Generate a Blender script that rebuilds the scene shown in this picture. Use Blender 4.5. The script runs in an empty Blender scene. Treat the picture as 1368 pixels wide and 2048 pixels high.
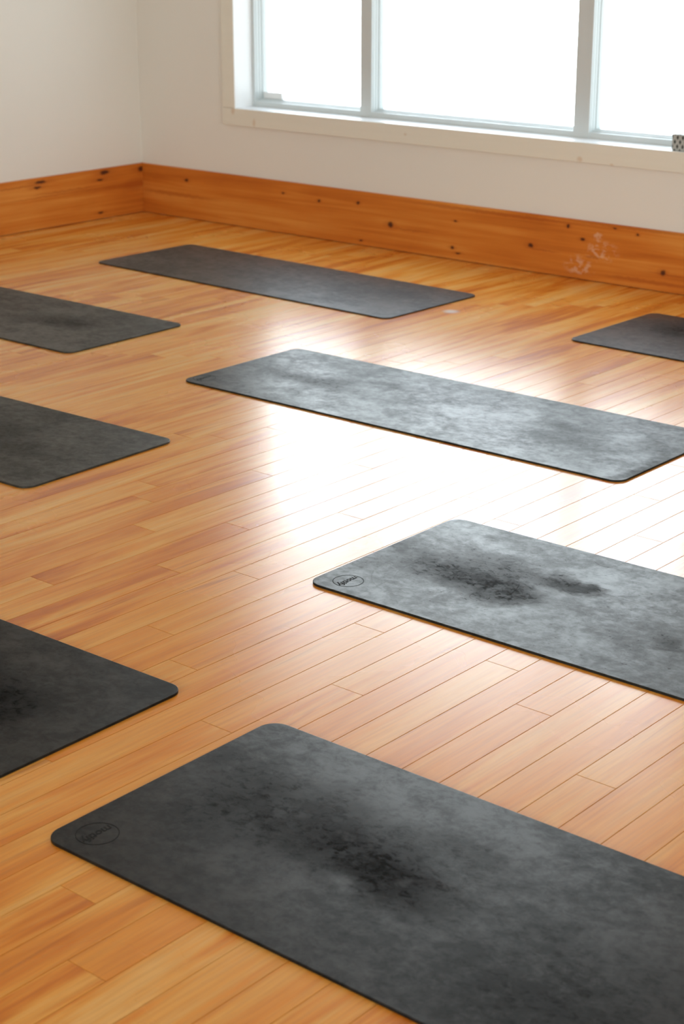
import bpy, bmesh, math, random
from mathutils import Vector, Matrix

random.seed(7)
sc = bpy.context.scene
COL = sc.collection

# ------------------------------------------------------------------ camera
CAM_H = 1.6876
cam_data = bpy.data.cameras.new('camera')
cam = bpy.data.objects.new('camera', cam_data)
COL.objects.link(cam)
cam.location = (0.0, 0.0, CAM_H)
cam.rotation_euler = (math.pi / 2 - 0.33492, 0.0, 0.705705)
cam_data.sensor_fit = 'VERTICAL'
cam_data.sensor_height = 36.0
cam_data.lens = 3480.0 / 2048.0 * 36.0
cam_data.clip_start = 0.05
cam_data.clip_end = 200
cam_data.dof.use_dof = True
cam_data.dof.focus_distance = 4.35
cam_data.dof.aperture_fstop = 5.6
sc.camera = cam

# ------------------------------------------------------------------ view and world
sc.view_settings.view_transform = 'Standard'
sc.view_settings.look = 'None'
sc.view_settings.gamma = 1.0
sc.view_settings.exposure = 0.83
sc.view_settings.use_curve_mapping = False

SKY = 8.6
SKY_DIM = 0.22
world = bpy.data.worlds.new('overcast_sky')
sc.world = world
world.use_nodes = True
wt = world.node_tree
wt.nodes.clear()
w_out = wt.nodes.new('ShaderNodeOutputWorld')
w_bg = wt.nodes.new('ShaderNodeBackground')
w_tc = wt.nodes.new('ShaderNodeTexCoord')
w_sep = wt.nodes.new('ShaderNodeSeparateXYZ')
w_ramp = wt.nodes.new('ShaderNodeValToRGB')
wt.links.new(w_tc.outputs['Generated'], w_sep.inputs[0])
w_map = wt.nodes.new('ShaderNodeMapRange')
w_map.inputs['From Min'].default_value = -1.0
w_map.inputs['From Max'].default_value = 1.0
wt.links.new(w_sep.outputs['Z'], w_map.inputs['Value'])
wt.links.new(w_map.outputs[0], w_ramp.inputs[0])
els = w_ramp.color_ramp.elements
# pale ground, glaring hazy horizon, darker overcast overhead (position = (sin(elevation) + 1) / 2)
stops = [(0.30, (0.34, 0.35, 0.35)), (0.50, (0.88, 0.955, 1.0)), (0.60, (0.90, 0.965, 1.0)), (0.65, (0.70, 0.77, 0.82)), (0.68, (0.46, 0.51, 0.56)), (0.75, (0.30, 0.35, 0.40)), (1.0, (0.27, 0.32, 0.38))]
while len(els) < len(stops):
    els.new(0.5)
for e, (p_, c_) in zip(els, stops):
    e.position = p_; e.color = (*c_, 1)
# the sky is dimmed to the right to lessen light on left wall and frames
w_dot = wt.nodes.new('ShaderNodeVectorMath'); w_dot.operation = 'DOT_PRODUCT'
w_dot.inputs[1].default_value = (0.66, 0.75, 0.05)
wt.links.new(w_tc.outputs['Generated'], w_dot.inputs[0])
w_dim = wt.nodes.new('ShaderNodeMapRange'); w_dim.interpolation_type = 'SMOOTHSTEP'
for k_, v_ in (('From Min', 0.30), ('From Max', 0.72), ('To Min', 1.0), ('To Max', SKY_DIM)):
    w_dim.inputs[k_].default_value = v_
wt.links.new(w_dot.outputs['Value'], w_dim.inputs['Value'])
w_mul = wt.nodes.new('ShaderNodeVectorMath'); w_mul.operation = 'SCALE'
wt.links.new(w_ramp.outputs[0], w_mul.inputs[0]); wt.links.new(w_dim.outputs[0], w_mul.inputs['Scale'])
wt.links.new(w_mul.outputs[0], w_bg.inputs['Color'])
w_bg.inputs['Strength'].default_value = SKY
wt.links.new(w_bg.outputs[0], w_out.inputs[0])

sc.cycles.max_bounces = 12
sc.cycles.diffuse_bounces = 6
sc.cycles.glossy_bounces = 6
sc.cycles.transparent_max_bounces = 12
sc.cycles.sample_clamp_indirect = 8.0

# ------------------------------------------------------------------ dimensions
XL = -7.512          # left wall face
XR = 2.6             # right wall face
YW = 7.025           # window wall face
YB = -2.6            # back wall face
H = 2.95             # ceiling
WT = 0.24            # wall thickness
# window opening (clear, inside the jamb boards)
OX0, OX1, OZ0, OZ1 = -6.741, -3.76, 0.646, 2.36
JB = 0.02            # jamb board thickness
YF = 7.15            # face of the vinyl frame
YG = 7.231           # glass plane


def portal(name, x, y, z, sx, sz, rot):
    d = bpy.data.lights.new(name, 'AREA')
    d.shape = 'RECTANGLE'; d.size = sx; d.size_y = sz
    d.cycles.is_portal = True
    o = bpy.data.objects.new(name, d); COL.objects.link(o)
    o.location = (x, y, z); o.rotation_euler = rot
    return o


# the same window added, out of view, in right and back walls as fill light
WIN_AT = [Matrix.Identity(4),
          Matrix.Translation((XR - YW, -2.6, 0)) @ Matrix.Rotation(-math.pi / 2, 4, 'Z'),
          Matrix.Translation((-7.2, YB + YW, 0)) @ Matrix.Rotation(math.pi, 4, 'Z')]
for Mw in WIN_AT:
    po = portal('daylight_portal', 0, 0, 0, OX1 - OX0 + 0.05, OZ1 - OZ0 + 0.05, (0, 0, 0))
    po.matrix_world = Mw @ Matrix.Translation(((OX0 + OX1) / 2, YW + WT + 0.03, (OZ0 + OZ1) / 2)) @ Matrix.Rotation(-math.pi / 2, 4, 'X')

# ------------------------------------------------------------------ helpers


def link(o, parent=None):
    COL.objects.link(o)
    if parent is not None:
        o.parent = parent
    return o


def mesh_obj(name, bm, mats, parent=None, smooth=False):
    me = bpy.data.meshes.new(name)
    bmesh.ops.recalc_face_normals(bm, faces=bm.faces)
    bm.to_mesh(me); bm.free()
    for m in (mats if isinstance(mats, (list, tuple)) else [mats]):
        me.materials.append(m)
    if smooth:
        for p in me.polygons:
            p.use_smooth = True
    o = bpy.data.objects.new(name, me)
    return link(o, parent)


def box(bm, x0, x1, y0, y1, z0, z1, bev=0.0):
    t = bmesh.new()
    bmesh.ops.create_cube(t, size=1.0)
    for v in t.verts:
        v.co = Vector(((x0 + x1) / 2 + v.co.x * (x1 - x0), (y0 + y1) / 2 + v.co.y * (y1 - y0), (z0 + z1) / 2 + v.co.z * (z1 - z0)))
    if bev > 0:
        bmesh.ops.bevel(t, geom=list(t.edges), offset=bev, segments=2, affect='EDGES', profile=0.5)
    me = bpy.data.meshes.new('tmp'); t.to_mesh(me); t.free()
    bm.from_mesh(me); bpy.data.meshes.remove(me)


def structure(o):
    o['kind'] = 'structure'
    return o


class NT:
    """small wrapper for building node materials"""
    def __init__(self, name):
        self.m = bpy.data.materials.new(name)
        self.m.use_nodes = True
        self.t = self.m.node_tree
        self.t.nodes.clear()
        self.out = self.t.nodes.new('ShaderNodeOutputMaterial')
        self.b = self.t.nodes.new('ShaderNodeBsdfPrincipled')
        self.t.links.new(self.b.outputs[0], self.out.inputs[0])

    def n(self, kind, **kw):
        nd = self.t.nodes.new(kind)
        for k, v in kw.items():
            setattr(nd, k, v)
        return nd

    def set(self, sock, v):
        if isinstance(v, bpy.types.NodeSocket):
            self.t.links.new(v, sock)
        else:
            if isinstance(v, (tuple, list)) and len(v) == 3 and sock.type == 'RGBA':
                v = (*v, 1)
            sock.default_value = v

    def math(self, op, a, b=0.0, c=0.0, clamp=False):
        nd = self.n('ShaderNodeMath', operation=op); nd.use_clamp = clamp
        self.set(nd.inputs[0], a); self.set(nd.inputs[1], b); self.set(nd.inputs[2], c)
        return nd.outputs[0]

    def vmath(self, op, a, b=(0, 0, 0), scale=None):
        nd = self.n('ShaderNodeVectorMath', operation=op)
        self.set(nd.inputs[0], a); self.set(nd.inputs[1], b)
        if scale is not None:
            self.set(nd.inputs['Scale'], scale)
        return nd.outputs['Value' if op in ('LENGTH', 'DISTANCE', 'DOT_PRODUCT') else 'Vector']

    def noise(self, vec, scale=1.0, detail=3.0, rough=0.5, dist=0.0):
        nd = self.n('ShaderNodeTexNoise')
        self.set(nd.inputs['Vector'], vec); nd.inputs['Scale'].default_value = scale
        nd.inputs['Detail'].default_value = detail; nd.inputs['Roughness'].default_value = rough
        nd.inputs['Distortion'].default_value = dist
        return nd.outputs['Fac']

    def maprange(self, v, a, b, c=0.0, d=1.0, smooth=True):
        nd = self.n('ShaderNodeMapRange')
        if smooth:
            nd.interpolation_type = 'SMOOTHSTEP'
        self.set(nd.inputs[0], v)
        for i, x in enumerate((a, b, c, d)):
            self.set(nd.inputs[i + 1], x)
        return nd.outputs[0]

    def ramp(self, v, stops):
        nd = self.n('ShaderNodeValToRGB')
        self.set(nd.inputs[0], v)
        el = nd.color_ramp.elements
        while len(el) < len(stops):
            el.new(0.5)
        for k, (p, c) in enumerate(stops):
            el[k].position = p; el[k].color = (*c, 1)
        return nd.outputs[0]

    def mix(self, f, a, b, mode='MIX'):
        nd = self.n('ShaderNodeMix', data_type='RGBA', blend_type=mode)
        self.set(nd.inputs[0], f); self.set(nd.inputs[6], a); self.set(nd.inputs[7], b)
        return nd.outputs[2]

    def coord(self, which='Object'):
        return self.n('ShaderNodeTexCoord').outputs[which]

    def scaled(self, vec, s, off=(0, 0, 0)):
        return self.vmath('ADD', self.vmath('MULTIPLY', vec, s), off)

    def bump(self, h, strength=0.2, distance=0.001):
        nd = self.n('ShaderNodeBump')
        nd.inputs['Strength'].default_value = strength; nd.inputs['Distance'].default_value = distance
        self.set(nd.inputs['Height'], h)
        self.t.links.new(nd.outputs[0], self.b.inputs['Normal'])


def plain(name, col, rough, bump=0.0, bscale=300.0, spec=0.5):
    k = NT(name)
    k.set(k.b.inputs['Base Color'], col)
    k.b.inputs['Roughness'].default_value = rough
    k.b.inputs['Specular IOR Level'].default_value = spec
    if bump:
        k.bump(k.noise(k.coord(), bscale, 2), bump, 0.0006)
    return k.m


def wall_paint():
    k = NT('painted_drywall')
    c = k.coord()
    n = k.noise(c, 1.3, 3)
    k.set(k.b.inputs['Base Color'], k.mix(n, (0.80, 0.785, 0.72), (0.83, 0.81, 0.745)))
    k.b.inputs['Roughness'].default_value = 0.6
    k.bump(k.noise(c, 260, 3), 0.15, 0.0008)
    return k.m


def knots_mask(k, u, v, knots):
    """max of soft spots at (u, v) places; knots: (u, v, radius u, radius v)"""
    tot = None
    for (a, b, ru, rv) in knots:
        du = k.math('DIVIDE', k.math('SUBTRACT', u, a), ru)
        dv = k.math('DIVIDE', k.math('SUBTRACT', v, b), rv)
        d = k.math('SQRT', k.math('ADD', k.math('MULTIPLY', du, du), k.math('MULTIPLY', dv, dv)))
        m = k.maprange(d, 0.45, 1.25, 1.0, 0.0)
        tot = m if tot is None else k.math('MAXIMUM', tot, m)
    return tot


def casing_paint():
    k = NT('whitewashed_pine')
    c = k.coord()
    s = k.n('ShaderNodeSeparateXYZ'); k.t.links.new(c, s.inputs[0])
    wob = k.math('MULTIPLY', k.math('SUBTRACT', k.noise(c, 22, 2), 0.5), 0.012)
    u = k.math('ADD', s.outputs['X'], wob)
    v = k.math('ADD', s.outputs['Z'], wob)
    kn = knots_mask(k, u, v, [(-4.506, 0.566, 0.018, 0.014), (-6.598, 0.578, 0.012, 0.022), (-5.55, 0.60, 0.010, 0.007), (-6.755, 0.63, 0.014, 0.018), (-4.33, 0.556, 0.012, 0.006)])
    g = k.noise(k.scaled(c, (1.4, 1.4, 30)), 2.0, 4)
    base = k.mix(g, (0.80, 0.775, 0.67), (0.84, 0.815, 0.715))
    k.set(k.b.inputs['Base Color'], k.mix(k.math('MULTIPLY', kn, 0.6), base, (0.66, 0.50, 0.34)))
    k.b.inputs['Roughness'].default_value = 0.5
    return k.m


def floor_wood():
    k = NT('laminate_planks')
    at = k.n('ShaderNodeAttribute'); at.attribute_name = 'plank'
    rnd = at.outputs['Vector']
    s = k.n('ShaderNodeSeparateXYZ'); k.t.links.new(rnd, s.inputs[0])
    c = k.coord()
    off = k.vmath('MULTIPLY', rnd, (37.0, 53.0, 19.0))
    p = k.vmath('ADD', c, off)
    # broad cathedral figure, then streaks, then pores
    a = k.noise(k.scaled(p, (8.0, 0.95, 1.0)), 1.0, 4, 0.55, 0.9)
    b = k.noise(k.scaled(p, (30.0, 1.1, 1.0)), 1.0, 4, 0.6, 0.5)
    f = k.math('ADD', k.math('MULTIPLY', a, 0.68), k.math('MULTIPLY', b, 0.34))
    f = k.math('ADD', f, k.math('MULTIPLY', k.math('SUBTRACT', s.outputs['X'], 0.5), 0.06))
    f = k.math('MULTIPLY_ADD', k.math('SUBTRACT', f, 0.5), k.math('MULTIPLY_ADD', s.outputs['Z'], 1.35, 0.35), 0.515)
    col = k.ramp(f, [(0.33, (0.54, 0.140, 0.008)), (0.43, (0.70, 0.225, 0.017)), (0.50, (0.800, 0.320, 0.040)), (0.58, (0.850, 0.415, 0.080)), (0.69, (0.870, 0.500, 0.145))])
    # thin dark vein lines
    r = k.noise(k.scaled(p, (15.0, 0.55, 2.0)), 1.0, 2, 0.5, 0.35)
    line = k.maprange(k.math('ABSOLUTE', k.math('SUBTRACT', r, 0.47)), 0.0, 0.022, 1.0, 0.0)
    where = k.maprange(k.noise(k.scaled(p, (5.0, 1.6, 1.0)), 1.0, 2), 0.52, 0.66)
    col = k.mix(k.math('MULTIPLY', k.math('MULTIPLY', line, where), 0.50), col, (0.40, 0.105, 0.012))
    pores = k.noise(k.scaled(p, (150.0, 5.0, 1.0)), 1.0, 3, 0.6)
    col = k.mix(k.maprange(pores, 0.35, 0.7, 0.0, 0.22), col, (0.42, 0.17, 0.045))
    # a small pale spot on the boards beyond the far mats
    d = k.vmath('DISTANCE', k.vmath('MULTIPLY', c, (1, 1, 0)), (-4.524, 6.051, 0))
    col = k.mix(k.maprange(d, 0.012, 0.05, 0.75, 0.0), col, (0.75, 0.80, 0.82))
    k.set(k.b.inputs['Base Color'], col)
    rgh = k.maprange(k.noise(c, 2.2, 3), 0.3, 0.7, FLOOR_R - 0.015, FLOOR_R + 0.02)
    k.set(k.b.inputs['Roughness'], rgh)
    k.b.inputs['IOR'].default_value = 1.5
    k.b.inputs['Specular IOR Level'].default_value = 0.66
    k.bump(k.noise(k.scaled(p, (25.0, 2.0, 1.0)), 1.0, 2), 0.05, 0.0006)
    return k.m


def pine(name, axis, knots, streaks, scuff=None):
    k = NT(name)
    c = k.coord()
    s = k.n('ShaderNodeSeparateXYZ'); k.t.links.new(c, s.inputs[0])
    u0 = s.outputs['X' if axis == 'x' else 'Y']; v0 = s.outputs['Z']
    cmb = k.n('ShaderNodeCombineXYZ')
    k.t.links.new(u0, cmb.inputs[0]); k.t.links.new(v0, cmb.inputs[2])
    uv = cmb.outputs[0]
    wob = k.math('MULTIPLY', k.math('SUBTRACT', k.noise(uv, 30, 2), 0.5), 0.016)
    u = k.math('ADD', u0, wob); v = k.math('ADD', v0, wob)
    g = k.noise(k.scaled(uv, (0.9, 1, 26)), 1.0, 5, 0.55, 0.5)
    g2 = k.noise(k.scaled(uv, (1.4, 1, 5)), 1.0, 2)
    f = k.math('ADD', k.math('MULTIPLY', g, 0.6), k.math('MULTIPLY', g2, 0.45))
    col = k.ramp(f, [(0.36, (0.47, 0.115, 0.010)), (0.52, (0.62, 0.19, 0.022)), (0.68, (0.72, 0.285, 0.05))])
    st = knots_mask(k, u0, v, streaks)
    col = k.mix(k.math('MULTIPLY', st, 0.45), col, (0.36, 0.07, 0.008))
    halo = knots_mask(k, u, v, [(a, b, ru * 2.6, rv * 1.6) for a, b, ru, rv in knots])
    col = k.mix(k.math('MULTIPLY', halo, 0.35), col, (0.40, 0.09, 0.010))
    kn = knots_mask(k, u, v, knots)
    col = k.mix(k.math('MULTIPLY', kn, 0.92), col, (0.055, 0.012, 0.006))
    if scuff:
        m = knots_mask(k, u, v, scuff)
        line = k.maprange(k.noise(k.scaled(uv, (1, 1, 1.3)), 26, 3, 0.6, 0.5), 0.47, 0.62)
        col = k.mix(k.math('MULTIPLY', k.math('MULTIPLY', m, line), 0.34), col, (0.80, 0.66, 0.50))
    k.set(k.b.inputs['Base Color'], col)
    k.b.inputs['Roughness'].default_value = 0.42
    k.b.inputs['Specular IOR Level'].default_value = 0.35
    return k.m


def glass_mat():
    k = NT('window_glass')
    t = k.n('ShaderNodeBsdfTransparent'); t.inputs[0].default_value = (0.97, 0.985, 0.98, 1)
    g = k.n('ShaderNodeBsdfGlossy'); g.inputs['Roughness'].default_value = 0.0
    fr = k.n('ShaderNodeFresnel'); geo = k.n('ShaderNodeNewGeometry')
    k.set(fr.inputs[0], k.maprange(geo.outputs['Backfacing'], 0.0, 1.0, 1.45, 1 / 1.45, smooth=False))   # same reflectance on the way in and out of the thin pane
    mx = k.n('ShaderNodeMixShader')
    k.t.links.new(fr.outputs[0], mx.inputs[0]); k.t.links.new(t.outputs[0], mx.inputs[1]); k.t.links.new(g.outputs[0], mx.inputs[2])
    k.t.links.new(mx.outputs[0], k.out.inputs[0])
    k.t.nodes.remove(k.b)
    return k.m


FLOOR_R = 0.26
M_WALL = wall_paint()
M_CEIL = plain('ceiling_paint', (0.82, 0.82, 0.80), 0.7, 0.1)
M_CASE = casing_paint()
M_SILL = plain('white_gloss_paint', (0.86, 0.87, 0.87), 0.35)
M_VINYL = plain('white_vinyl', (0.62, 0.665, 0.66), 0.4)
M_GLASS = glass_mat()
M_FLOOR = floor_wood()
M_GAP = plain('plank_gap', (0.07, 0.03, 0.012), 0.8)

# ------------------------------------------------------------------ room shell
PW, PX0, PL = 0.0959, -2.192, 1.3185     # board width, column origin, board length
# row of a board end in each column that the photograph shows
END = {-4: 3.07, 0: 3.098, 2: 2.948, 5: 2.753, -2: 2.76, -10: 3.68, -13: 2.754, -15: 3.813, -8: 2.725, -6: 2.615,
       -18: 4.198, -17: 3.505, -16: 3.392, -14: 3.215, -12: 3.402, -11: 3.031, -9: 3.134, -3: 2.431, -5: 2.09,
       1: 3.45, 3: 3.62, 4: 3.35, 6: 3.75, 7: 3.42, 8: 3.60, -1: 3.52, -7: 3.49}


def build_floor():
    bm = bmesh.new()
    lay = bm.faces.layers.float_vector.new('plank')
    # dark core below the gaps
    f0 = bmesh.ops.create_cube(bm, size=1.0)['verts']
    for v in f0:
        v.co = Vector(((XL + XR) / 2 + v.co.x * (XR - XL + 2 * WT), (YB + YW) / 2 + v.co.y * (YW - YB + 2 * WT), -0.0515 + v.co.z * 0.1))
    for f in bm.faces:
        f.material_index = 1
    g = 0.0005
    bv = 0.0007
    i0 = math.floor((XL - PX0) / PW)
    i1 = math.ceil((XR - PX0) / PW)
    for i in range(i0, i1 + 1):
        xa = max(PX0 + i * PW, XL - 0.03); xb = min(PX0 + (i + 1) * PW, XR + 0.03)
        if xb - xa < 0.01:
            continue
        end = END.get(i, (i * 0.618034 * PL * 1.7) % PL)
        y = end - math.ceil((end - YB) / PL) * PL
        while y < YW:
            ya = max(y, YB - 0.02); yb = min(y + PL, YW + 0.01)
            if yb - ya > 0.01:
                x0, x1, y0, y1 = xa + g, xb - g, ya + g, yb - g
                dz = [random.uniform(-0.00006, 0.00006) for _ in range(4)]
                top = [bm.verts.new((x, yy, d)) for (x, yy), d in zip(((x0 + bv, y0 + bv), (x1 - bv, y0 + bv), (x1 - bv, y1 - bv), (x0 + bv, y1 - bv)), dz)]
                mid = [bm.verts.new((x, yy, -bv * 0.6)) for x, yy in ((x0, y0), (x1, y0), (x1, y1), (x0, y1))]
                low = [bm.verts.new((x, yy, -0.003)) for x, yy in ((x0, y0), (x1, y0), (x1, y1), (x0, y1))]
                # x: tone, y: grain offset, z: how strongly the board is figured (cut on the right to imitate the window reflection's veil)
                veiled = xa > -3.1 and yb > 2.6
                r = Vector((random.random(), random.random(), random.uniform(0.0, 0.35) if veiled else random.uniform(0.35, 1.0)))
                fs = [bm.faces.new(top)]
                for a in range(4):
                    b = (a + 1) % 4
                    fs.append(bm.faces.new((mid[a], mid[b], top[b], top[a])))
                    fs.append(bm.faces.new((low[a], low[b], mid[b], mid[a])))
                for f in fs:
                    f[lay] = r
            y += PL
    me = bpy.data.meshes.new('floor')
    bm.to_mesh(me); bm.free()
    me.materials.append(M_FLOOR); me.materials.append(M_GAP)
    o = bpy.data.objects.new('floor', me)
    structure(link(o))
    return o


build_floor()

xa, xb, za, zb = OX0 - JB, OX1 + JB, OZ0 - JB, OZ1 + JB


def wall(name, M, x0, x1, opening=True):
    """wall in front-wall coordinates, moved by M"""
    bm = bmesh.new()
    if opening:
        box(bm, x0, xa, YW, YW + WT, 0, H)
        box(bm, xb, x1, YW, YW + WT, 0, H)
        box(bm, xa, xb, YW, YW + WT, 0, za)
        box(bm, xa, xb, YW, YW + WT, zb, H)
    else:
        box(bm, x0, x1, YW, YW + WT, 0, H)
    bmesh.ops.transform(bm, matrix=M, verts=bm.verts)
    structure(mesh_obj(name, bm, M_WALL))


wall('wall_front', WIN_AT[0], XL - WT, XR + WT)
wall('wall_right', WIN_AT[1], -2.6 - YW, -2.6 - YB)      # local x = -(y + 2.6)
wall('wall_back', WIN_AT[2], -7.2 - XR - WT, -7.2 - XL + WT)
bm = bmesh.new(); box(bm, XL - WT, XL, YB, YW, 0, H); structure(mesh_obj('wall_left', bm, M_WALL))
bm = bmesh.new(); box(bm, XL - WT, XR + WT, YB - WT, YW + WT, H, H + 0.1); structure(mesh_obj('ceiling', bm, M_CEIL))

# baseboards: wide knotty pine
R = lambda *a: a
front_knots = [R(-6.133, 0.204, .011, .007), R(-5.862, 0.221, .012, .008), R(-5.641, 0.132, .019, .017), R(-5.224, 0.197, .012, .006), R(-5.239, 0.062, .013, .008),
               R(-5.204, 0.037, .016, .006), R(-4.764, 0.130, .017, .013), R(-4.553, 0.248, .011, .009), R(-4.470, 0.193, .014, .010), R(-4.295, 0.266, .012, .005),
               R(-4.170, 0.250, .008, .007), R(-4.025, 0.091, .015, .013), R(-5.839, 0.027, .012, .006), R(-6.389, 0.221, .010, .006), R(-7.132, 0.218, .016, .009),
               R(-2.6, 0.15, .015, .013), R(-1.1, 0.20, .012, .010)]
front_streaks = [R(-4.10, 0.040, .30, .010), R(-4.409, 0.117, .05, .008), R(-4.70, 0.115, .10, .006), R(-5.50, 0.118, .15, .006), R(-7.2, 0.13, .30, .012), R(-5.0, 0.262, .6, .010), R(-4.2, 0.277, .4, .010), R(-4.0, 0.085, .12, .005)]
scuffs = [R(-4.36, 0.150, .09, .050), R(-4.48, 0.065, .085, .050), R(-4.385, 0.215, .03, .035)]
left_knots = [R(6.245, 0.259, .045, .009), R(6.715, 0.261, .040, .012), R(7.000, 0.250, .030, .016), R(6.675, 0.221, .025, .008), R(6.671, 0.037, .022, .007), R(6.22, 0.232, .03, .008), R(4.9, 0.14, .03, .014)]
left_streaks = [R(6.5, 0.176, .60, .0035), R(6.05, 0.245, .25, .006), R(6.95, 0.165, .12, .04), R(6.45, 0.19, .3, .006)]
BBT, BBH = 0.018, 0.283
M_PINE_F = pine('knotty_pine_front', 'x', front_knots, front_streaks, scuffs)
M_PINE_L = pine('knotty_pine_left', 'y', left_knots, left_streaks)
bm = bmesh.new(); box(bm, XL + BBT, XR, YW - BBT, YW, 0.003, BBH, 0.0025); structure(mesh_obj('baseboard_front', bm, M_PINE_F))
bm = bmesh.new(); box(bm, XL, XL + BBT, YB, YW, 0.003, BBH, 0.0025); structure(mesh_obj('baseboard_left', bm, M_PINE_L))
bm = bmesh.new(); box(bm, XR - BBT, XR, YB, YW - BBT, 0.003, BBH, 0.0025); structure(mesh_obj('baseboard_right', bm, M_PINE_L))
bm = bmesh.new(); box(bm, XL + BBT, XR - BBT, YB, YB + BBT, 0.003, BBH, 0.0025); structure(mesh_obj('baseboard_back', bm, M_PINE_F))

# ------------------------------------------------------------------ window
win = bpy.data.objects.new('window_1', None); link(win)
win.location = (0, 0, 0); win['kind'] = 'structure'
CW = 0.093
# casing boards, proud of the wall
YC = YW - BBT
bm = bmesh.new(); box(bm, OX0 - CW, OX1 + CW, YC, YW, OZ0 - CW, OZ0 - 0.001, 0.002); mesh_obj('casing', bm, M_CASE, win)
bm = bmesh.new(); box(bm, OX0 - CW, OX1 + CW, YC, YW, OZ1 + 0.001, OZ1 + CW, 0.002); mesh_obj('casing', bm, M_CASE, win)
bm = bmesh.new(); box(bm, OX0 - CW, OX0 - 0.001, YC, YW, OZ0, OZ1, 0.002); mesh_obj('casing', bm, M_CASE, win)
bm = bmesh.new(); box(bm, OX1 + 0.001, OX1 + CW, YC, YW, OZ0, OZ1, 0.002); mesh_obj('casing', bm, M_CASE, win)
# jamb boards and sill
YE = YW + WT
bm = bmesh.new(); box(bm, OX0 - JB, OX1 + JB, YC + 0.002, YE, OZ0 - JB, OZ0, 0.0015); mesh_obj('sill', bm, M_SILL, win)
bm = bmesh.new(); box(bm, OX0 - JB, OX1 + JB, YC + 0.002, YE, OZ1, OZ1 + JB, 0.0015); mesh_obj('head_jamb', bm, M_SILL, win)
bm = bmesh.new(); box(bm, OX0 - JB, OX0, YC + 0.002, YE, OZ0, OZ1, 0.0015); mesh_obj('jamb', bm, M_SILL, win)
bm = bmesh.new(); box(bm, OX1, OX1 + JB, YC + 0.002, YE, OZ0, OZ1, 0.0015); mesh_obj('jamb', bm, M_SILL, win)
# vinyl frame: stepped section on each side
FP = 0.020
steps = [(0.000, 0.012, 1.00), (0.012, 0.017, 0.78), (0.017, 0.036, 0.95), (0.036, 0.041, 0.76), (0.041, 0.058, 0.92), (0.058, 0.063, 0.74), (0.063, 0.081, 0.98), (0.081, 0.110, 0.90)]
bm = bmesh.new()
for a, b, f in steps:
    w = FP * f
    box(bm, OX0, OX0 + w, YF + a, YF + b, OZ0, OZ1)
    box(bm, OX1 - w, OX1, YF + a, YF + b, OZ0, OZ1)
hb = 0.032
for a, b, f in [(0.0, 0.030, 0.72), (0.030, 0.055, 0.86), (0.055, 0.110, 1.0)]:
    box(bm, OX0 + FP * .7, OX1 - FP * .7, YF + a, YF + b, OZ0, OZ0 + hb * f * 1.25, 0.0012)
    box(bm, OX0 + FP * .7, OX1 - FP * .7, YF + a, YF + b, OZ1 - hb * f, OZ1, 0.0012)
mesh_obj('frame', bm, M_VINYL, win)
MUL = [(-5.965, -5.890), (-4.640, -4.552)]
for (a0, a1) in MUL:
    bm = bmesh.new()
    for a, b, f in steps:
        ins = 0.008 * (1 - f) / 0.26
        box(bm, a0 + ins, a1 - ins, YF + a - 0.002, YF + b - 0.002, OZ0 + 0.001, OZ1 - 0.001, 0.0008 if a == 0 else 0)
    mesh_obj('mullion', bm, M_VINYL, win)
for x0, x1 in ((OX0 + FP * .9, MUL[0][0] + .002), (MUL[0][1] - .002, MUL[1][0] + .002), (MUL[1][1] - .002, OX1 - FP * .9)):
    bm = bmesh.new(); box(bm, x0, x1, YG, YG + 0.004, OZ0 + hb, OZ1 - hb * 0.9)
    mesh_obj('glass_pane', bm, M_GLASS, win)
# small pale latch in the corner of the left pane
M_LATCH = plain('pale_latch_plastic', (0.90, 0.91, 0.90), 0.35)
bm = bmesh.new()
box(bm, -6.716, -6.580, YF + 0.062, YF + 0.078, OZ0 + 0.0405, OZ0 + 0.076, 0.003)
box(bm, -6.600, -6.575, YF + 0.058, YF + 0.078, OZ0 + 0.0405, OZ0 + 0.060, 0.003)
lt = mesh_obj('latch', bm, M_LATCH, win)


for i in (1, 2):  # added copies, never in view, that let in fill light
    fill_win = win.copy(); COL.objects.link(fill_win)
    fill_win.name = 'window_%d' % (i + 1); fill_win.matrix_world = WIN_AT[i]; fill_win['kind'] = 'structure'
    for ch in list(win.children):
        c2 = ch.copy(); COL.objects.link(c2); c2.parent = fill_win
# ------------------------------------------------------------------ yoga mats
MT = 0.0065


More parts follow.
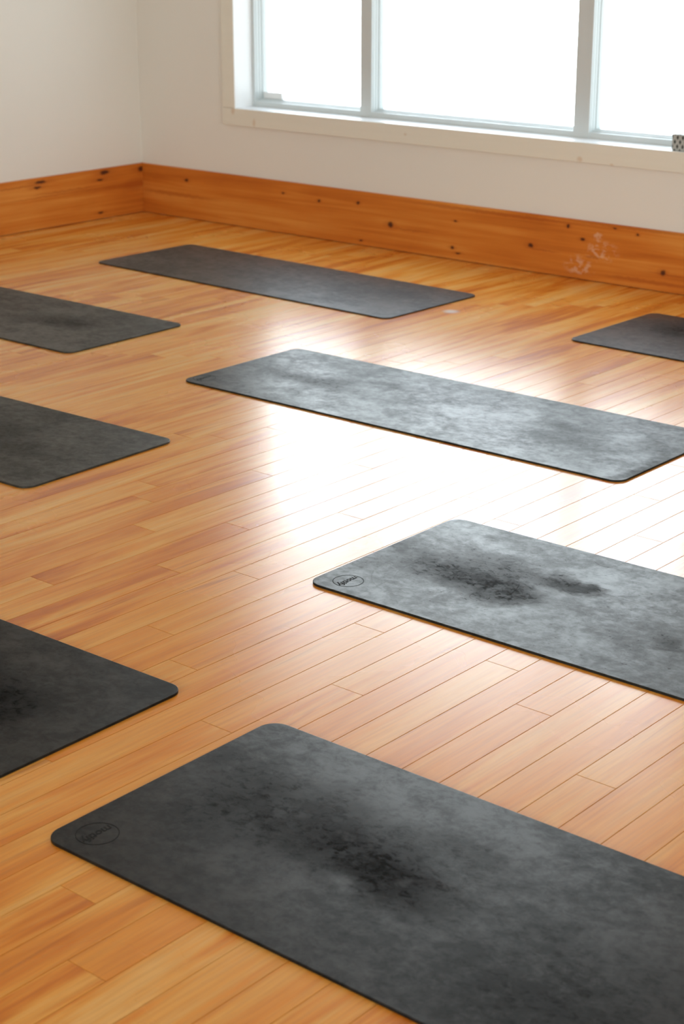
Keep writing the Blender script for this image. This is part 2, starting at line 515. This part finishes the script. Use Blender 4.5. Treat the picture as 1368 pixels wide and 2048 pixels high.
def rubber(name, seed, dark, tone=1.0, creases=(), gloss=0.40, sp=1.0, scratch=0.5, contrast=1.0, rings=(), lines=(), flk=0.7):
    """black natural rubber; dark = smudges (u, v, ru, rv, strength) in mat coordinates"""
    k = NT(name)
    c = k.coord()
    s = k.n('ShaderNodeSeparateXYZ'); k.t.links.new(c, s.inputs[0])
    p = k.vmath('ADD', c, (seed * 3.7, seed * 1.9, seed * 0.7))
    big = k.noise(k.scaled(p, (3.4, 3.8, 1)), 1.0, 3, 0.55, 0.3)
    mid = k.noise(k.scaled(p, (10, 12, 1)), 1.0, 4, 0.65, 0.5)
    fine = k.noise(k.scaled(p, (34, 38, 1)), 1.0, 4, 0.7, 0.4)
    wobx = k.math('MULTIPLY', k.math('SUBTRACT', k.noise(p, 6, 4, 0.65), 0.5), 0.22)
    woby = k.math('MULTIPLY', k.math('SUBTRACT', k.noise(k.vmath('ADD', p, (9, 5, 3)), 7, 4, 0.65), 0.5), 0.18)
    u = k.math('ADD', s.outputs['X'], wobx); v = k.math('ADD', s.outputs['Y'], woby)
    tot = 0.0
    for (a, b, ru, rv, st) in dark:
        du = k.math('DIVIDE', k.math('SUBTRACT', u, a), ru)
        dv = k.math('DIVIDE', k.math('SUBTRACT', v, b), rv)
        d = k.math('SQRT', k.math('ADD', k.math('MULTIPLY', du, du), k.math('MULTIPLY', dv, dv)))
        m = k.maprange(d, 0.1, 1.25, st, 0.0)
        tot = k.math('ADD', k.math('MULTIPLY', tot, k.math('SUBTRACT', 1.0, m)), m) if not isinstance(tot, float) else m
    # break the smudge up with the mottling
    br = k.maprange(k.math('ADD', k.math('MULTIPLY', mid, 0.6), k.math('MULTIPLY', fine, 0.4)), 0.38, 0.60, 0.35, 1.2)
    worn = k.math('MULTIPLY', tot, br, clamp=True)
    mott = k.maprange(k.math('ADD', k.math('ADD', k.math('MULTIPLY', big, 0.30), k.math('MULTIPLY', mid, 0.34)), k.math('MULTIPLY', fine, 0.36)), 0.38, 0.62)
    # fine curved scratches
    r = k.noise(k.vmath('ADD', p, (3, 8, 1)), 2.3, 1.0, 0.4, 0.6)
    sc1 = k.maprange(k.math('ABSOLUTE', k.math('SUBTRACT', r, 0.50)), 0.0, 0.0022, 1.0, 0.0)
    sc1 = k.math('MULTIPLY', sc1, k.maprange(k.noise(k.vmath('ADD', p, (1, 2, 7)), 5.0, 2), 0.50, 0.60))
    spots = k.maprange(k.noise(k.scaled(p, (70, 110, 1)), 1.0, 1.0), 0.70, 0.78)
    # heel rings and a faint line along the mat
    ringm = 0.0
    for (a, b, rr, st) in rings:
        dd = k.vmath('DISTANCE', k.vmath('ADD', k.vmath('MULTIPLY', c, (1, 1, 0)), (0, 0, 0)), (a, b, 0))
        m = k.math('MULTIPLY', k.maprange(k.math('ABSOLUTE', k.math('SUBTRACT', dd, rr)), 0.0, 0.0022, st, 0.0), k.maprange(k.noise(p, 14, 2), 0.40, 0.56))
        ringm = m if isinstance(ringm, float) else k.math('MAXIMUM', ringm, m)
    for (v0, sl, st) in lines:
        e_ = k.math('ABSOLUTE', k.math('SUBTRACT', s.outputs['Y'], k.math('MULTIPLY_ADD', s.outputs['X'], sl, v0)))
        m = k.math('MULTIPLY', k.maprange(e_, 0.0, 0.0025, st, 0.0), k.maprange(s.outputs['X'], 0.55, 0.68))
        ringm = m if isinstance(ringm, float) else k.math('MAXIMUM', ringm, m)
    flecks = k.math('MULTIPLY', k.maprange(k.noise(k.scaled(p, (46, 60, 1)), 1.0, 3, 0.65, 0.5), 0.46, 0.74), k.math('MULTIPLY_ADD', tot, 0.5, 0.22))
    worn = k.math('ADD', worn, k.math('MULTIPLY', k.math('ADD', flecks, ringm), flk), clamp=True)
    col = k.mix(mott, tuple(x * tone for x in (0.011, 0.0115, 0.009)), tuple(x * tone for x in (0.021, 0.023, 0.020)))
    col = k.mix(worn, col, (0.006, 0.0055, 0.0045))
    col = k.mix(k.math('MULTIPLY', k.math('MAXIMUM', sc1, spots), scratch), col, (0.018, 0.018, 0.016))
    k.set(k.b.inputs['Base Color'], col)
    rg = k.math('ADD', k.math('ADD', gloss, k.math('MULTIPLY', worn, 0.20)), k.math('MULTIPLY', k.math('SUBTRACT', 0.5, mott), 0.10))
    k.set(k.b.inputs['Roughness'], rg)
    lv = k.math('SUBTRACT', k.math('MULTIPLY_ADD', mott, 0.17 * contrast, 0.18), k.math('MULTIPLY', worn, 0.24))
    lv = k.math('SUBTRACT', lv, k.math('MULTIPLY', k.math('MAXIMUM', sc1, spots), 0.3 * scratch))
    k.set(k.b.inputs['Specular IOR Level'], k.math('MAXIMUM', k.math('MULTIPLY', lv, sp * 0.88), 0.02))
    k.b.inputs['IOR'].default_value = 1.5
    h = k.math('ADD', k.math('MULTIPLY', fine, 0.5), k.math('MULTIPLY', k.noise(p, 900, 2), 0.35))
    k.bump(h, 0.25, 0.0006)
    return k.m


M_LOGO = plain('printed_black_logo', (0.012, 0.013, 0.012), 0.75, spec=0.15)


def mat_mesh(L, W, r, t):
    bm = bmesh.new()
    N = 12
    def ring(inset, z):
        rr = r - inset
        vs = []
        for (cx, cy, a0) in ((L - r, r, -90), (L - r, W - r, 0), (r, W - r, 90), (r, r, 180)):
            for i in range(N + 1):
                a = math.radians(a0 + 90 * i / N)
                vs.append(bm.verts.new((cx + rr * math.cos(a), cy + rr * math.sin(a), z)))
        return vs
    prof = [(0.0012, 0.0), (0.0, 0.0008), (0.0, t - 0.0012), (0.0004, t - 0.0004), (0.0014, t)]
    rings = [ring(a, b) for a, b in prof]
    for a, b in zip(rings, rings[1:]):
        n = len(a)
        for i in range(n):
            bm.faces.new((a[i], a[(i + 1) % n], b[(i + 1) % n], b[i]))
    bm.faces.new(rings[-1])
    bm.faces.new(list(reversed(rings[0])))
    me = bpy.data.meshes.new('yoga_mat')
    bm.to_mesh(me); bm.free()
    return me


def text_mesh(body, size, shear, weight):
    cu = bpy.data.curves.new('lettering', 'FONT')
    cu.body = body; cu.size = size; cu.shear = shear; cu.extrude = 0.00012; cu.offset = weight
    cu.align_x = 'CENTER'; cu.align_y = 'CENTER'; cu.resolution_u = 4
    o = bpy.data.objects.new('lettering', cu); COL.objects.link(o)
    bpy.context.view_layer.update()
    me = bpy.data.meshes.new_from_object(o.evaluated_get(bpy.context.evaluated_depsgraph_get()))
    bpy.data.objects.remove(o); bpy.data.curves.remove(cu)
    return me


def logo(parent, u, v, rad):
    """thin printed ring with the word inside, as one print on the mat"""
    bm = bmesh.new()
    n = 64; w = 0.0016
    zt, zb = 0.00030, 0.0
    rows = []
    for rr, z in ((rad - w, zb), (rad - w, zt), (rad, zt), (rad, zb)):
        rows.append([bm.verts.new((rr * math.cos(2 * math.pi * i / n), rr * math.sin(2 * math.pi * i / n), z)) for i in range(n)])
    for a in range(4):
        A, B = rows[a], rows[(a + 1) % 4]
        for i in range(n):
            bm.faces.new((A[i], A[(i + 1) % n], B[(i + 1) % n], B[i]))
    tm = text_mesh('motify', 0.0290, 0.22, 0.00055)
    tm.transform(Matrix.Translation((0.0, 0.0, 0.00018)) @ Matrix.Rotation(-math.pi / 2, 4, 'Z'))
    bm.from_mesh(tm); bpy.data.meshes.remove(tm)
    o = mesh_obj('logo', bm, M_LOGO, parent)
    o.location = (u, v, MT)
    o['label'] = 'thin black ring with the word motify inside'
    return o


LM = 1.913
MATS = [
    # corner x, y, angle, width, flips (corner at the right end), material settings, label
    dict(k='C', x=-4.5742, y=4.4360, a=0.0063, w=0.656, flip=False, seed=3, tone=1.05, gloss=0.40,
         con=0.75, sp=1.05, scratch=0.3,
         dark=[(0.44, 0.31, .17, .10, .55), (0.24, 0.31, .14, .08, .34), (0.62, 0.43, .15, .035, .34), (1.48, 0.40, .16, .06, .42), (1.56, 0.28, .22, .08, .24), (1.80, 0.40, .12, .12, .22), (1.89, 0.15, .04, .26, .50)],
         logo=(0.049, 0.074, 0.043), label='pale grey scuffed yoga mat lying in the middle of the bright window reflection'),
    dict(k='D', x=-2.8437, y=3.1912, a=0.0100, w=0.664, flip=False, seed=5, tone=1.0, scratch=0.5, rings=[(0.835, 0.435, 0.022, .6), (0.415, 0.205, 0.026, .35), (0.30, 0.26, 0.165, .32), (0.24, 0.24, 0.165, .2), (0.62, 0.425, 0.018, .6)], lines=[(0.452, -0.035, 0.4)], gloss=0.40,
         dark=[(0.36, 0.31, .24, .13, .95), (0.20, 0.32, .16, .12, .50), (0.44, 0.22, .13, .08, .75), (0.545, 0.425, .13, .045, .85), (0.60, 0.43, .04, .05, .7), (0.30, 0.44, .20, .07, .42), (0.95, 0.25, .06, .06, .35), (0.05, 0.30, .05, .20, .25)],
         logo=(0.083, 0.074, 0.0415), label='grey yoga mat with a dark central smudge and a clear round motify logo'),
    dict(k='G', x=-2.3449, y=1.8644, a=0.0096, w=0.662, flip=False, seed=8, tone=0.30, sp=1.12, con=1.3, gloss=0.42,
         dark=[(0.33, 0.36, .28, .19, .92), (0.54, 0.33, .28, .09, .85), (0.66, 0.26, .14, .06, .65), (0.15, 0.40, .16, .14, .45), (0.62, 0.47, .2, .08, .40), (1.1, 0.20, .3, .3, .40)],
         logo=(0.074, 0.077, 0.0425), label='large dark yoga mat nearest the camera, lowest in the photo, with a faint ring logo'),
    dict(k='A', x=-6.5482, y=5.7789, a=-0.0228, w=0.654, flip=False, seed=11, tone=0.8, sp=2.3, gloss=0.42,
         dark=[(1.62, 0.42, .20, .14, .40), (1.36, 0.38, .16, .12, .25)],
         logo=None, label='black yoga mat laid farthest back, near the corner of the pine baseboards'),
    dict(k='H', x=-3.8301, y=5.9274, a=-0.0110, w=0.660, flip=False, seed=13, tone=0.72, sp=1.9, gloss=0.42,
         dark=[(0.32, 0.46, .28, .22, .80)],
         logo=None, label='black yoga mat near the front baseboard, only its left end in view'),
    dict(k='B', x=-5.2145, y=4.4371, a=0.0112, w=0.658, flip=True, seed=17, tone=2.2, sp=1.7, gloss=0.46,
         dark=[(LM - 0.45, 0.36, .24, .12, .62), (LM - 0.60, 0.27, .12, .10, .35)],
         logo=None, label='dark grey yoga mat, farthest of the three cut by the left edge of the photo'),
    dict(k='E', x=-4.0123, y=3.2170, a=0.0290, w=0.657, flip=True, seed=19, tone=2.2, sp=1.5, gloss=0.48,
         dark=[(LM - 0.53, 0.38, .22, .14, .45), (LM - 0.36, 0.26, .14, .10, .30)],
         logo=None, label='dark grey yoga mat, middle of the three cut by the left edge of the photo'),
    dict(k='F', x=-2.5978, y=1.8557, a=0.0174, w=0.660, flip=True, seed=23, tone=0.70, sp=1.1, gloss=0.50,
         dark=[(LM - 0.34, 0.32, .26, .18, .85), (LM - 0.42, 0.47, .10, .06, .5)],
         logo=None, label='near-black yoga mat, nearest of the three cut by the left edge of the photo'),
]
for d in MATS:
    me = mat_mesh(LM, d['w'], 0.043, MT)
    me.materials.append(rubber('black_rubber', d['seed'], d['dark'], d['tone'], gloss=d['gloss'], sp=d.get('sp', 1.0), scratch=d.get('scratch', 0.1), contrast=d.get('con', 1.0), rings=d.get('rings', ()), lines=d.get('lines', ())))
    o = bpy.data.objects.new('yoga_mat', me); link(o)
    x, y, a = d['x'], d['y'], d['a']
    if d['flip']:
        x -= LM * math.cos(a); y -= LM * math.sin(a)
    o.location = (x, y, 0.0003); o.rotation_euler = (0, 0, a)
    o['label'] = d['label']; o['category'] = 'yoga mat'; o['group'] = 'yoga mats laid out on the wooden floor'
    if d['logo']:
        logo(o, *d['logo'])

# ------------------------------------------------------------------ small patterned box on the sill


def patterned():
    k = NT('diamond_print')
    c = k.coord()
    s = k.n('ShaderNodeSeparateXYZ'); k.t.links.new(c, s.inputs[0])
    hx = k.math('ADD', s.outputs['X'], s.outputs['Y'])
    A = 0.027; B = 0.040
    def cell(ox, oz):
        fu = k.math('ABSOLUTE', k.math('SUBTRACT', k.math('FRACT', k.math('ADD', k.math('DIVIDE', hx, A), ox)), 0.5))
        fv = k.math('ABSOLUTE', k.math('SUBTRACT', k.math('FRACT', k.math('ADD', k.math('DIVIDE', s.outputs['Z'], B), oz)), 0.5))
        return k.maprange(k.math('ADD', k.math('MULTIPLY', fu, 1.0), k.math('MULTIPLY', fv, 0.8)), 0.18, 0.30, 1.0, 0.0)
    m = k.math('MAXIMUM', cell(0.0, 0.0), cell(0.5, 0.5))
    n = k.noise(c, 160, 3, 0.7)
    base = k.mix(n, (0.30, 0.32, 0.30), (0.62, 0.65, 0.62))
    k.set(k.b.inputs['Base Color'], k.mix(m, base, (0.03, 0.04, 0.035)))
    k.b.inputs['Roughness'].default_value = 0.55
    return k.m


bt = bpy.data.objects.new('patterned_box', None); link(bt)
bt.location = (-3.965, 7.055, OZ0)
bt['label'] = 'small grey box printed with dark diamonds, standing at the right end of the window sill'
bt['category'] = 'box'
M_PAT = patterned()
bm = bmesh.new(); box(bm, -0.065, 0.065, -0.030, 0.030, 0.0005, 0.064, 0.002); mesh_obj('box_body', bm, M_PAT, bt)
bm = bmesh.new(); box(bm, -0.0665, 0.0665, -0.0315, 0.0315, 0.064, 0.074, 0.002); mesh_obj('lid', bm, M_PAT, bt)
